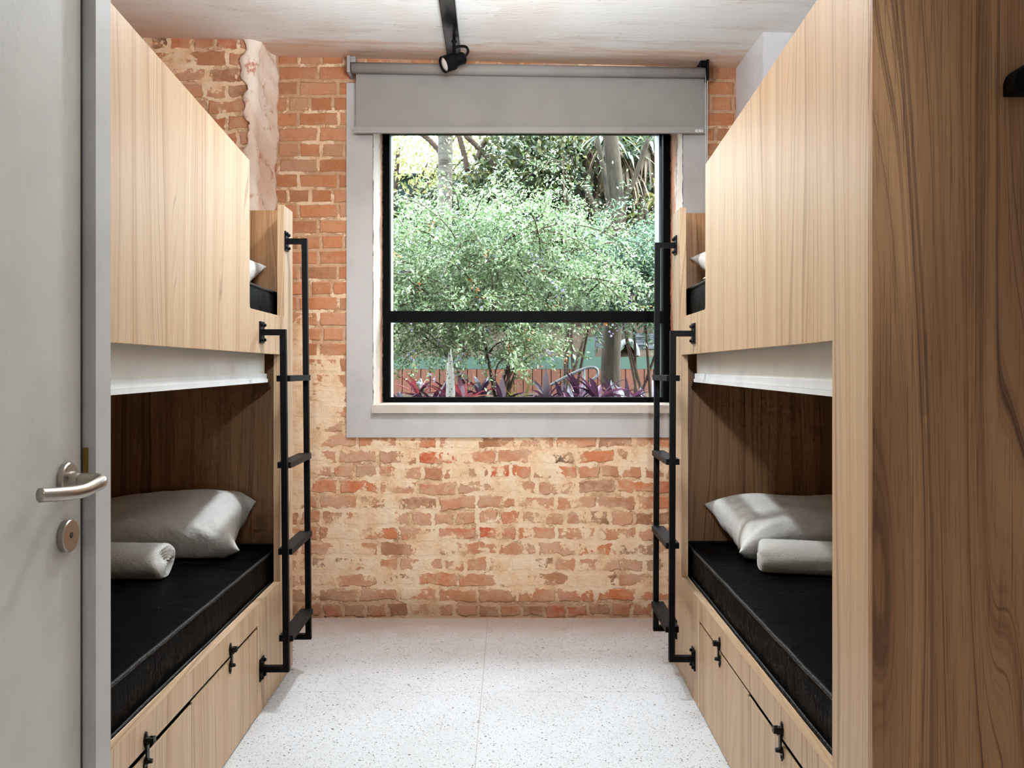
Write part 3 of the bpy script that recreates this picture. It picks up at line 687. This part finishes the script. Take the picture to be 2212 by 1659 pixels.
# ------------------------------------------------------------------ garden
def ground_z(x, y):
    if y < 8.95: return .78
    return 1.29+max(0, (y-9.1))*.75 if y > 9.0 else .78
V, Fc = [], []; nx, ny = 60, 60
for j in range(ny+1):
    for i in range(nx+1):
        x = -8+16*i/nx; y = 4.7+11*j/ny; z = .78 if y < 9.06 else 1.27+min(2.2, (y-9.06)*.62)
        V.append((x, y, z+random.uniform(-.02,.02)))
for j in range(ny):
    for i in range(nx):
        b = j*(nx+1)+i; Fc.append((b, b+1, b+nx+2, b+nx+1))
o = rawmesh('garden_ground', V, Fc, SOIL, None, True); struct(o, 'brown soil of the garden slope outside the window', 'ground')

def leaves(P, Dr, size, ratio=.45, fold=.25, jit=1.):
    n = len(P); P = np.asarray(P); Dr = np.asarray(Dr)+RNG.normal(0, .45*jit, (n,3)); Dr /= np.linalg.norm(Dr, axis=1, keepdims=True)
    up = RNG.normal(0, .5, (n,3))+np.array([0,-.35,.8]); S_ = np.cross(Dr, up); S_ /= np.linalg.norm(S_, axis=1, keepdims=True)+1e-9; N = np.cross(S_, Dr)
    sz = size*RNG.uniform(.6, 1.3, (n,1)); w = sz*ratio*.5
    a = P; t = P+Dr*sz-N*sz*.12; l = P+Dr*sz*.45+S_*w+N*w*fold; r = P+Dr*sz*.45-S_*w+N*w*fold
    V = np.stack([a, l, t, r], 1).reshape(-1, 3); b = np.arange(n)[:,None]*4
    return V, np.concatenate([b+np.array([[0,1,2]]), b+np.array([[0,2,3]])], 0)
def arch(p, d, ln, n, drop, wig=.05):
    pts = [Vector(p)]; d = Vector(d).normalized()
    for i in range(n):
        d = (d+Vector((random.gauss(0,wig), random.gauss(0,wig), -drop/n+random.gauss(0,wig)))).normalized(); pts.append(pts[-1]+d*ln/n)
    return pts
def shrub(name, blobs, depth, dthick, nspray, leafsize, mat, label, base, flowers=0, berries=0, drop=1.5, per=88, ln=(.35,.8), ratio=.45, group=None, cat='shrub'):
    root = empty(name, label, cat, base, 0, group); B = Vector(base)
    P, Dv, FP, BP = [], [], [], []; bm = bmesh.new(); wts = [b[2]*b[3] for b in blobs]
    for k in range(nspray):
        cx, cy, rx, ry = random.choices(blobs, wts)[0]
        a = random.uniform(0, 2*math.pi); q = math.sqrt(random.random())
        yd = depth+random.uniform(-1, 1)*dthick*.5; c = at(cx+rx*q*math.cos(a), cy+ry*q*math.sin(a), yd)
        d = Vector((math.cos(a)*.8+random.gauss(0,.5), -.5+random.gauss(0,.5), .55+random.gauss(0,.4)))
        L_ = random.uniform(*ln); pts = arch(c-d.normalized()*L_*.4, d, L_, 9, drop)
        if k % 4 == 0: tube(bm, [p-B for p in pts], [.006-.0005*i for i in range(len(pts))], 4, False)
        for m in range(per):
            f = random.random()*(len(pts)-1.001); i = int(f); p = pts[i].lerp(pts[i+1], f-i); tg = (pts[i+1]-pts[i]).normalized()
            P.append(p+Vector((random.gauss(0,.02), random.gauss(0,.02), random.gauss(0,.02)))); Dv.append(tg*.6+Vector((random.gauss(0,.7), random.gauss(0,.7), random.gauss(0,.5))))
        if random.random() < flowers: FP += [pts[-1]+Vector((random.gauss(0,.02), random.gauss(0,.02), random.gauss(0,.03))) for _ in range(9)]
        if random.random() < berries: BP += [pts[-1]+Vector((random.gauss(0,.018), random.gauss(0,.018), -random.random()*.07)) for _ in range(9)]
    for k in range(7):
        cx, cy, rx, ry = random.choice(blobs); p = at(cx, cy, depth); tube(bm, spline([Vector((random.uniform(-.15,.15), random.uniform(-.1,.1), 0)), (p-B)*.5+Vector((0,0,.1)), p-B], 5), [.014-.0009*i for i in range(11)], 6)
    obj('branches', bm, TWIG, root)
    V, Fc = leaves([tuple(p-B) for p in P], [tuple(d) for d in Dv], leafsize, ratio); rawmesh('foliage', V, Fc, mat, root)
    for nm, pp, mt, sz in (('blossoms', FP, FLOWER, .02), ('berries', BP, BERRY, .016)):
        if pp: V, Fc = leaves([tuple(p-B) for p in pp], [(0,-.5,.3)]*len(pp), sz, .9, .3, 2.); rawmesh(nm, V, Fc, mt, root)['kind'] = 'stuff'
    return root
shrub('flowering_shrub', [(900,560,110,150), (1010,545,140,150), (1130,520,130,150), (1240,540,100,120), (870,690,50,80), (1060,680,110,80), (1130,700,50,60), (960,640,130,90), (800,540,110,150)],
      6.2, .9, 700, .029, LEAF1, 'large pale green shrub with violet flowers and orange berries filling the window', (-.1, 6.4, .78), .10, .07)
shrub('weeping_shrub', [(1340,580,70,70), (1405,575,55,70), (1290,540,60,70), (1390,520,50,60), (1470,560,60,100)], 6.9, .6, 200, .042, LEAF2, 'darker green drooping shrub in front of the dark tree trunk', (1.15, 7.2, .78), .06, .06, 1.8, ratio=.34)
# the trunks
def trunk(name, ctrl, rad, mat, label, rings=False, n=14):
    B = Vector(ctrl[0]); r = empty(name, label, 'tree', B); pts = spline([Vector(c)-B for c in ctrl], 14); bm = bmesh.new()
    tube(bm, pts, [rad[0]+(rad[1]-rad[0])*i/(len(pts)-1)+(.006 if rings and i % 4 == 0 else 0) for i in range(len(pts))], n); obj('trunk', bm, mat, r, True); return r, B
def crown(root, B, blobs, n, size, mat, depth, thick, ratio=.5, name='foliage'):
    P, Dv = [], []
    for k in range(n):
        cx, cy, rx, ry = random.choice(blobs); a = random.uniform(0, 6.283); q = math.sqrt(random.random()); c = at(cx+rx*q*math.cos(a), cy+ry*q*math.sin(a), depth+random.uniform(-.5,.5)*thick)
        for _ in range(14): P.append(tuple(c-B+Vector((random.gauss(0,.10), random.gauss(0,.10), random.gauss(0,.10))))); Dv.append((random.gauss(0,.5), -.3, -.5))
    V, Fc = leaves(P, Dv, size, ratio); return rawmesh(name, V, Fc, mat, root)
r, B = trunk('palm_tree', [at(960,640,8.6), at(960,480,8.6), at(962,330,8.6), at(960,150,8.6), at(958,-300,8.6)], (.082,.064), BARKP, 'tree with a straight pale ringed trunk by the green fence', True)
crown(r, B, [(930,60,240,120)], 60, .14, LEAFY, 8.6, 2.)
r, B = trunk('mossy_tree', [at(1318,835,7.6), at(1320,760,7.6), at(1326,640,7.6), at(1318,540,7.6), at(1330,420,7.6), at(1310,200,7.6), at(1300,-100,7.6)], (.088,.06), BARKD, 'tree with a dark mossy trunk right of centre outside')
bm = bmesh.new()
for a, b in (((1326,560),(1262,400)), ((1320,520),(1290,300)), ((1410,620),(1392,440)), ((1330,470),(1400,300))):
    tube(bm, spline([at(a[0],a[1],7.6)-B, at((a[0]+b[0])/2+6,(a[1]+b[1])/2,7.55)-B, at(b[0],b[1],7.5)-B], 6), .022, 8)
obj('branches', bm, BARKD, r, True)
crown(r, B, [(1330,60,150,140), (1240,150,90,80)], 70, .10, LEAF3, 7.6, 1.6)
# strap-leaved plants
def straps(bm, origin, n, ln, w, lift, droop, spread=1., seg=5, tilt=None):
    for k in range(n):
        a = 2*math.pi*k/n*1.618*3+random.uniform(-.3,.3); el = lift+random.gauss(0,.22); d = Vector((math.cos(a)*math.cos(el)*spread, math.sin(a)*math.cos(el)*spread, math.sin(el))).normalized()
        sd = d.cross(Vector((0,0,1)));  sd = sd.normalized() if sd.length > .01 else Vector((1,0,0)); p = Vector(origin); prev = None; L_ = ln*random.uniform(.65,1.15)
        for i in range(seg+1):
            f = i/seg; ww = w*(.35+1.5*f*(1-f)*1.6)*(1-f**4)+.0008
            c = [bm.verts.new(p-sd*ww*.5+Vector((0,0,ww*.2))), bm.verts.new(p), bm.verts.new(p+sd*ww*.5+Vector((0,0,ww*.2)))]
            if prev: bm.faces.new((prev[0], prev[1], c[1], c[0])); bm.faces.new((prev[1], prev[2], c[2], c[1]))
            prev = c; d = (d+Vector((0,0,-droop/seg))).normalized(); p = p+d*L_/seg
def strap_plant(name, base, n, ln, w, mat, label, cat='plant', group=None, stem=.12, droop=1.0, lift=.9, tiers=1):
    r = empty(name, label, cat, base, 0, group); bm = bmesh.new(); tube(bm, [(0,0,0), (0.01,0,stem*.5), (0,0,stem)], .010, 6); obj('stem', bm, TWIG, r)
    bm = bmesh.new()
    for t in range(tiers): straps(bm, (0,0,stem*(1-.35*t)), n, ln, w, lift-.25*t, droop)
    obj('leaves', bm, mat, r); return r
RED = 'purple cordyline plants in the bed below the window'
spec = [(868,5.75,0), (905,6.5,1), (940,5.9,0), (972,6.05,2), (1000,5.75,2), (1040,6.4,0), (1085,5.9,0), (1130,6.3,3), (1180,5.85,0), (1215,6.5,0), (1250,6.05,0), (1290,5.8,0), (1325,6.4,0), (1355,5.95,0), (1390,6.35,0), (1418,5.8,0), (1235,5.6,0)]
who = {2: 'red leaved cordyline', 1: 'reddish cordyline', 3: 'yellow striped croton', 0: 'dark purple cordyline'}
pos = ['at the far left of the bed', 'under the left orange slats', 'just left of the brightest red one', 'nearest the white speckled stone', 'right of the white speckled stone', 'left of the middle of the bed', 'in the middle of the bed in front', 'in the middle of the bed', 'right of the yellow croton', 'behind the grey handrail foot', 'under the grey handrail', 'in front of the handrail bend', 'left of the dark tree trunk foot', 'right of the dark tree trunk foot', 'below the stone wall', 'at the right end of the bed', 'low in front below the handrail']
for (px, y, k), w_ in zip(spec, pos):
    base = Vector(((px-HX)/F*y, y, .78)); h = random.uniform(.08,.2)
    strap_plant('croton' if k == 3 else 'cordyline', base, 15 if k != 3 else 18, .25 if k != 3 else .27, .05 if k != 3 else .03, (LEAFP, LEAFR, LEAFR, LEAFC)[k], who[k]+' '+w_, 'plant', RED if k != 3 else None, h, 1.1 if k != 3 else .7, 1.0, 2)
# green low wall with orange slats, pillar, slate wall, concrete arch, rail
gw = empty('garden_wall', 'green low garden wall faced with orange wood slats', 'wall', (.3, 9., .78))
bm = bmesh.new(); box(bm, (-4.3, 0, .43), (4.4, .16, .555)); p0 = at(1263,0,9.).x-.3; p1 = at(1285,0,9.).x-.3; box(bm, (p0, .0, .556), (p1, .14, .76)); obj('coping', bm, GREENW, gw)
bm = bmesh.new()
for k in range(90): x = -4.3+k*.0965; box(bm, (x, -.022, 0), (x+.088, 0, .428))
obj('slat_cladding', bm, SLATW, gw)
sw = empty('slate_wall', 'grey stacked slate wall behind the green pillar', 'wall', (1.35, 9.3, 1.3)); bm = bmesh.new(); 
for j in range(14):
    x = -.42
    while x < 1.6: w_ = random.uniform(.1,.3); box(bm, (x, random.uniform(-.015,.015), j*.021), (x+w_-.004, .2, j*.021+.0195)); x += w_
obj('slates', bm, STONE, sw)
ar = empty('concrete_arch', 'pale concrete arch with a dark opening by the dark tree trunk', 'arch', at(1357,768,9.08)); bm = bmesh.new()
for k in range(16):
    pass
n = 18; R0, R1 = .085, .125
ring = [[], [], [], []]
for k in range(n+1):
    a = math.pi*k/n
    for q, (rr_, yy) in enumerate(((R1,0), (R0,0), (R0,.2), (R1,.2))): ring[q].append(bm.verts.new((math.cos(a)*rr_, yy, math.sin(a)*rr_*1.45)))
for q in range(4):
    A, Bq = ring[q], ring[(q+1) % 4]
    for k in range(n): bm.faces.new((A[k], A[k+1], Bq[k+1], Bq[k]))
obj('arch_ring', bm, CONC, ar, True)
bm = bmesh.new(); box(bm, (-.09, .19, 0), (.09, .2, .14)); obj('opening', bm, DARKHOLE, ar)
hr = empty('handrail', 'bent grey metal pipe rail among the purple plants', 'rail', at(1200,832,6.6)); H = hr.location; bm = bmesh.new()
tube(bm, spline([at(1190,832,6.6)-H, at(1215,818,6.6)-H, at(1250,801,6.6)-H, at(1275,793,6.6)-H, at(1289,797,6.6)-H, at(1291,810,6.6)-H, at(1282,819,6.6)-H, at(1272,822,6.6)-H], 6), .011, 10); obj('pipe', bm, PIPEM, hr, True)
bm = bmesh.new(); tube(bm, [at(1262,797,6.6)-H, Vector((at(1262,797,6.6)-H).to_tuple()[:2]+(.78-H.z,))], .010, 10); obj('post', bm, PIPEM, hr, True)
bm = bmesh.new(); bmesh.ops.create_icosphere(bm, subdivisions=3, radius=1.)
for v in bm.verts: v.co = Vector((v.co.x*.030*(1-.2*max(0, v.co.z)), v.co.y*.03, math.copysign(abs(v.co.z)**.6, v.co.z)*.265+.265))*(1+.06*math.sin(v.co.x*9+v.co.z*7))
def speck():
    t = NT('speckled_stone'); o = t.obj(); v = t.n('ShaderNodeTexVoronoi', {'Vector': o, 'Scale': 55.}).outputs['Distance']
    t.bsdf(t.mix(t.ss(v, .32, .25), s2l((104,104,100)), s2l((30,30,30))), .8); return t.m
a = at(973, 785, 5.62); tag(obj('standing_stone', bm, speck(), None, True, loc=(a.x, 5.62, .785)), 'white speckled upright stone among the red plants', 'stone')
# fence on top of the slope
fe = empty('corrugated_fence', 'dark green corrugated metal fence at the top of the slope', 'fence', (-1.2, 11.2, 2.55)); V, Fc = [], []; n = 260
for i in range(n+1):
    x = -2.6+5.2*i/n; yy = .02*max(-.6, min(.6, math.sin(i*.42)*1.4)); V += [(x, yy, 0), (x, yy, 1.17-.004*i/n)]
for i in range(n): Fc.append((2*i, 2*i+2, 2*i+3, 2*i+1))
o = rawmesh('sheet', V, Fc, FENCEG, fe); md = o.modifiers.new('t', 'SOLIDIFY'); md.thickness = .004
bm = bmesh.new(); box(bm, (-2.6, -.03, 1.155), (2.6, .03, 1.19)); obj('fence_rail', bm, FENCEG, fe)
# background trees
def tree(name, base, blobs, depth, thick, n, size, mat, label, ratio=.5, branch=None):
    r = empty(name, label, 'tree', base, 0, None); B = Vector(base); bm = bmesh.new(); c = at(blobs[0][0], blobs[0][1], depth)
    tube(bm, spline([Vector((0,0,-.1)), (c-B)*.5+Vector((.05,0,0)), c-B], 6), [.06-.003*i for i in range(13)], 8)
    for cx, cy, rx, ry in blobs:
        e = at(cx, cy, depth)-B; tube(bm, spline([(c-B)*.45, (c-B)*.6+(e-(c-B))*.4, e], 5), [.03-.002*i for i in range(11)], 6)
    if branch:
        for a, b in branch: tube(bm, spline([at(*a, depth-.6)-B, at((a[0]+b[0])/2,(a[1]+b[1])/2-4,depth-.6)-B, at(*b, depth-.6)-B], 5), .03, 7)
    obj('trunk', bm, TWIG, r, True); crown(r, B, blobs, n, size, mat, depth, thick, ratio); return r
tree('garden_tree', (-1.6, 10.2, 1.9), [(862,310,40,50), (1010,330,60,50), (925,350,60,30), (930,395,80,20), (1080,360,80,40), (1000,270,140,50), (800,250,120,120)], 10.0, 1.0, 210, .062, LEAFY, 'yellow green sunlit tree on the left with bare diagonal branches', .5, [((905,285),(952,330)), ((1005,292),(1078,370)), ((1010,370),(990,288)), ((1050,300),(1030,345))])
tree('garden_tree', (.35, 9.9, 1.8), [(1120,320,80,40), (1180,300,70,60), (1190,380,80,50), (1100,420,100,40)], 9.6, 1., 380, .085, LEAF3, 'dark leafy tree in the upper middle of the window', .42)
tree('garden_tree', (1.5, 10.8, 2.1), [(1300,330,90,80), (1400,340,90,120), (1390,300,70,60), (1270,300,60,50), (1320,470,120,90), (1460,480,90,140), (1250,430,60,80)], 10.6, 1.2, 620, .11, LEAF3, 'dense dark tree behind the dry palm on the right', .45)
tree('garden_tree', (-.2, 10.6, 2.2), [(900,500,120,50), (1040,460,130,60), (1080,390,90,40), (1180,480,110,60), (1000,600,300,90), (1300,620,120,80)], 9.9, .6, 420, .10, LEAF3, 'low dark hedge like tree behind the pale shrub', .5)
# dry palm and dracaena on the right
def rosette_tree(name, px, py, y, heads, mat, mat2, label, ln, w):
    base = Vector(((px-HX)/F*y, y, 1.3 if y > 9 else .78)); r = empty(name, label, 'tree', base); bm = bmesh.new(); bl = bmesh.new(); bd = bmesh.new()
    for hx, hy in heads:
        e = at(hx, hy, y)-base; tube(bm, spline([(0,0,0), e*.5+Vector((random.uniform(-.05,.05),0,0)), e], 6), [.045-.0018*i for i in range(13)], 8)
        straps(bl, e, 26, ln, w, .55, 1.5); straps(bd, e-Vector((0,0,.04)), 34, ln*1.1, w*.8, -.5, 1.6)
    obj('trunk', bm, TWIG, r, True); obj('green_leaves', bl, mat, r); obj('dry_leaves', bd, mat2, r); return r
rosette_tree('dracaena', 1350, 500, 9.3, [(1352,345), (1400,310), (1312,300)], LEAFG, LEAFB, 'dracaena with pale rosettes and hanging dry leaves at the upper right', .5, .042)
rosette_tree('dry_palm', 1250, 500, 9.7, [(1240,300), (1275,330), (1200,285), (1300,270)], LEAFY, LEAFB, 'palm with brown hanging dry fronds in the upper right', .6, .03)
rosette_tree('dry_palm', 1400, 560, 9.5, [(1395,470), (1420,430), (1375,520)], LEAFY, LEAFB, 'lower palm with brown and yellow fronds beside the right window edge', .44, .035)
shrub('bare_bush', [(1215,330,50,45), (1330,445,70,50)], 7.4, .5, 60, .03, LEAF1, 'sparse twiggy bush in front of the dry palm', (.55, 7.5, .78), 0, 0, 1.2, per=14, ln=(.5,.9))

# ------------------------------------------------------------------ light, camera
w = bpy.data.worlds.new('World'); bpy.context.scene.world = w; w.use_nodes = True
bg = w.node_tree.nodes['Background']; bg.inputs[0].default_value = (.76,.89,1.,1); NW = w.node_tree
def wn(op, a, b):
    n = NW.nodes.new('ShaderNodeMath'); n.operation = op
    for k, v in ((0, a), (1, b)):
        if isinstance(v, bpy.types.NodeSocket): NW.links.new(v, n.inputs[k])
        else: n.inputs[k].default_value = v
    return n.outputs[0]
wz = NW.nodes.new('ShaderNodeSeparateXYZ'); NW.links.new(NW.nodes.new('ShaderNodeTexCoord').outputs['Generated'], wz.inputs[0])
NW.links.new(wn('MULTIPLY', wn('ADD', wn('MULTIPLY', wn('MAXIMUM', wz.outputs[2], 0.), .95), .42), 23.5), bg.inputs[1])
def area(name, loc, size, power, color, rot=(0,0,0), shape='DISK', spread=180):
    l = bpy.data.lights.new(name, 'AREA'); l.shape = shape; l.size = size; l.energy = power; l.color = color; l.spread = R(spread)
    o = bpy.data.objects.new(name, l); C.objects.link(o); o.location = loc; o.rotation_euler = rot; return o
COOL = (.86,.94,1.)
area('track_lamp', (-.22, 2.95, 2.58), .10, 22, COOL, spread=150)
area('ceiling_fill', (-.1, 2.25, 2.10), .40, 104, COOL, (math.pi,0,0))  # unseen light added so its bounce lifts the ceiling and upper walls
area('back_wall_fill', (.04, -.9, 1.80), .10, 5, COOL, (R(86),0,0), spread=36)  # unseen narrow beam added to brighten the brick wall
area('entrance_lamp', (.2, -.6, 2.6), .35, 18, (1,.95,.88), spread=120)
s = bpy.data.lights.new('sun', 'SUN'); s.energy = 12.; s.angle = R(1); s.color = (1,.86,.62); so = bpy.data.objects.new('sun', s); C.objects.link(so)
so.rotation_euler = Vector((-1., -.16, -.62)).to_track_quat('-Z', 'Y').to_euler()

cam = bpy.data.cameras.new('camera'); co = bpy.data.objects.new('camera', cam); C.objects.link(co); co.location = (0,0,CAMZ); co.rotation_euler = (math.pi/2, 0, 0)
cam.sensor_width = 36; cam.lens = 36*F/2212; cam.shift_x = (1106-HX)/2212; cam.shift_y = -(829.5-HY)/2212; cam.clip_start = .05
sc = bpy.context.scene; sc.camera = co
sc.view_settings.view_transform = 'Standard'; sc.view_settings.look = 'None'; sc.view_settings.exposure = -.02; sc.view_settings.gamma = 1.
sc.cycles.use_denoising = True; sc.cycles.max_bounces = 7; sc.cycles.diffuse_bounces = 4; sc.cycles.transmission_bounces = 4; sc.cycles.glossy_bounces = 3; sc.cycles.use_adaptive_sampling = True; sc.cycles.adaptive_threshold = .055; sc.cycles.adaptive_min_samples = 12; sc.cycles.transparent_max_bounces = 12; sc.cycles.caustics_reflective = False; sc.cycles.caustics_refractive = False
sc.cycles.sample_clamp_indirect = 6.
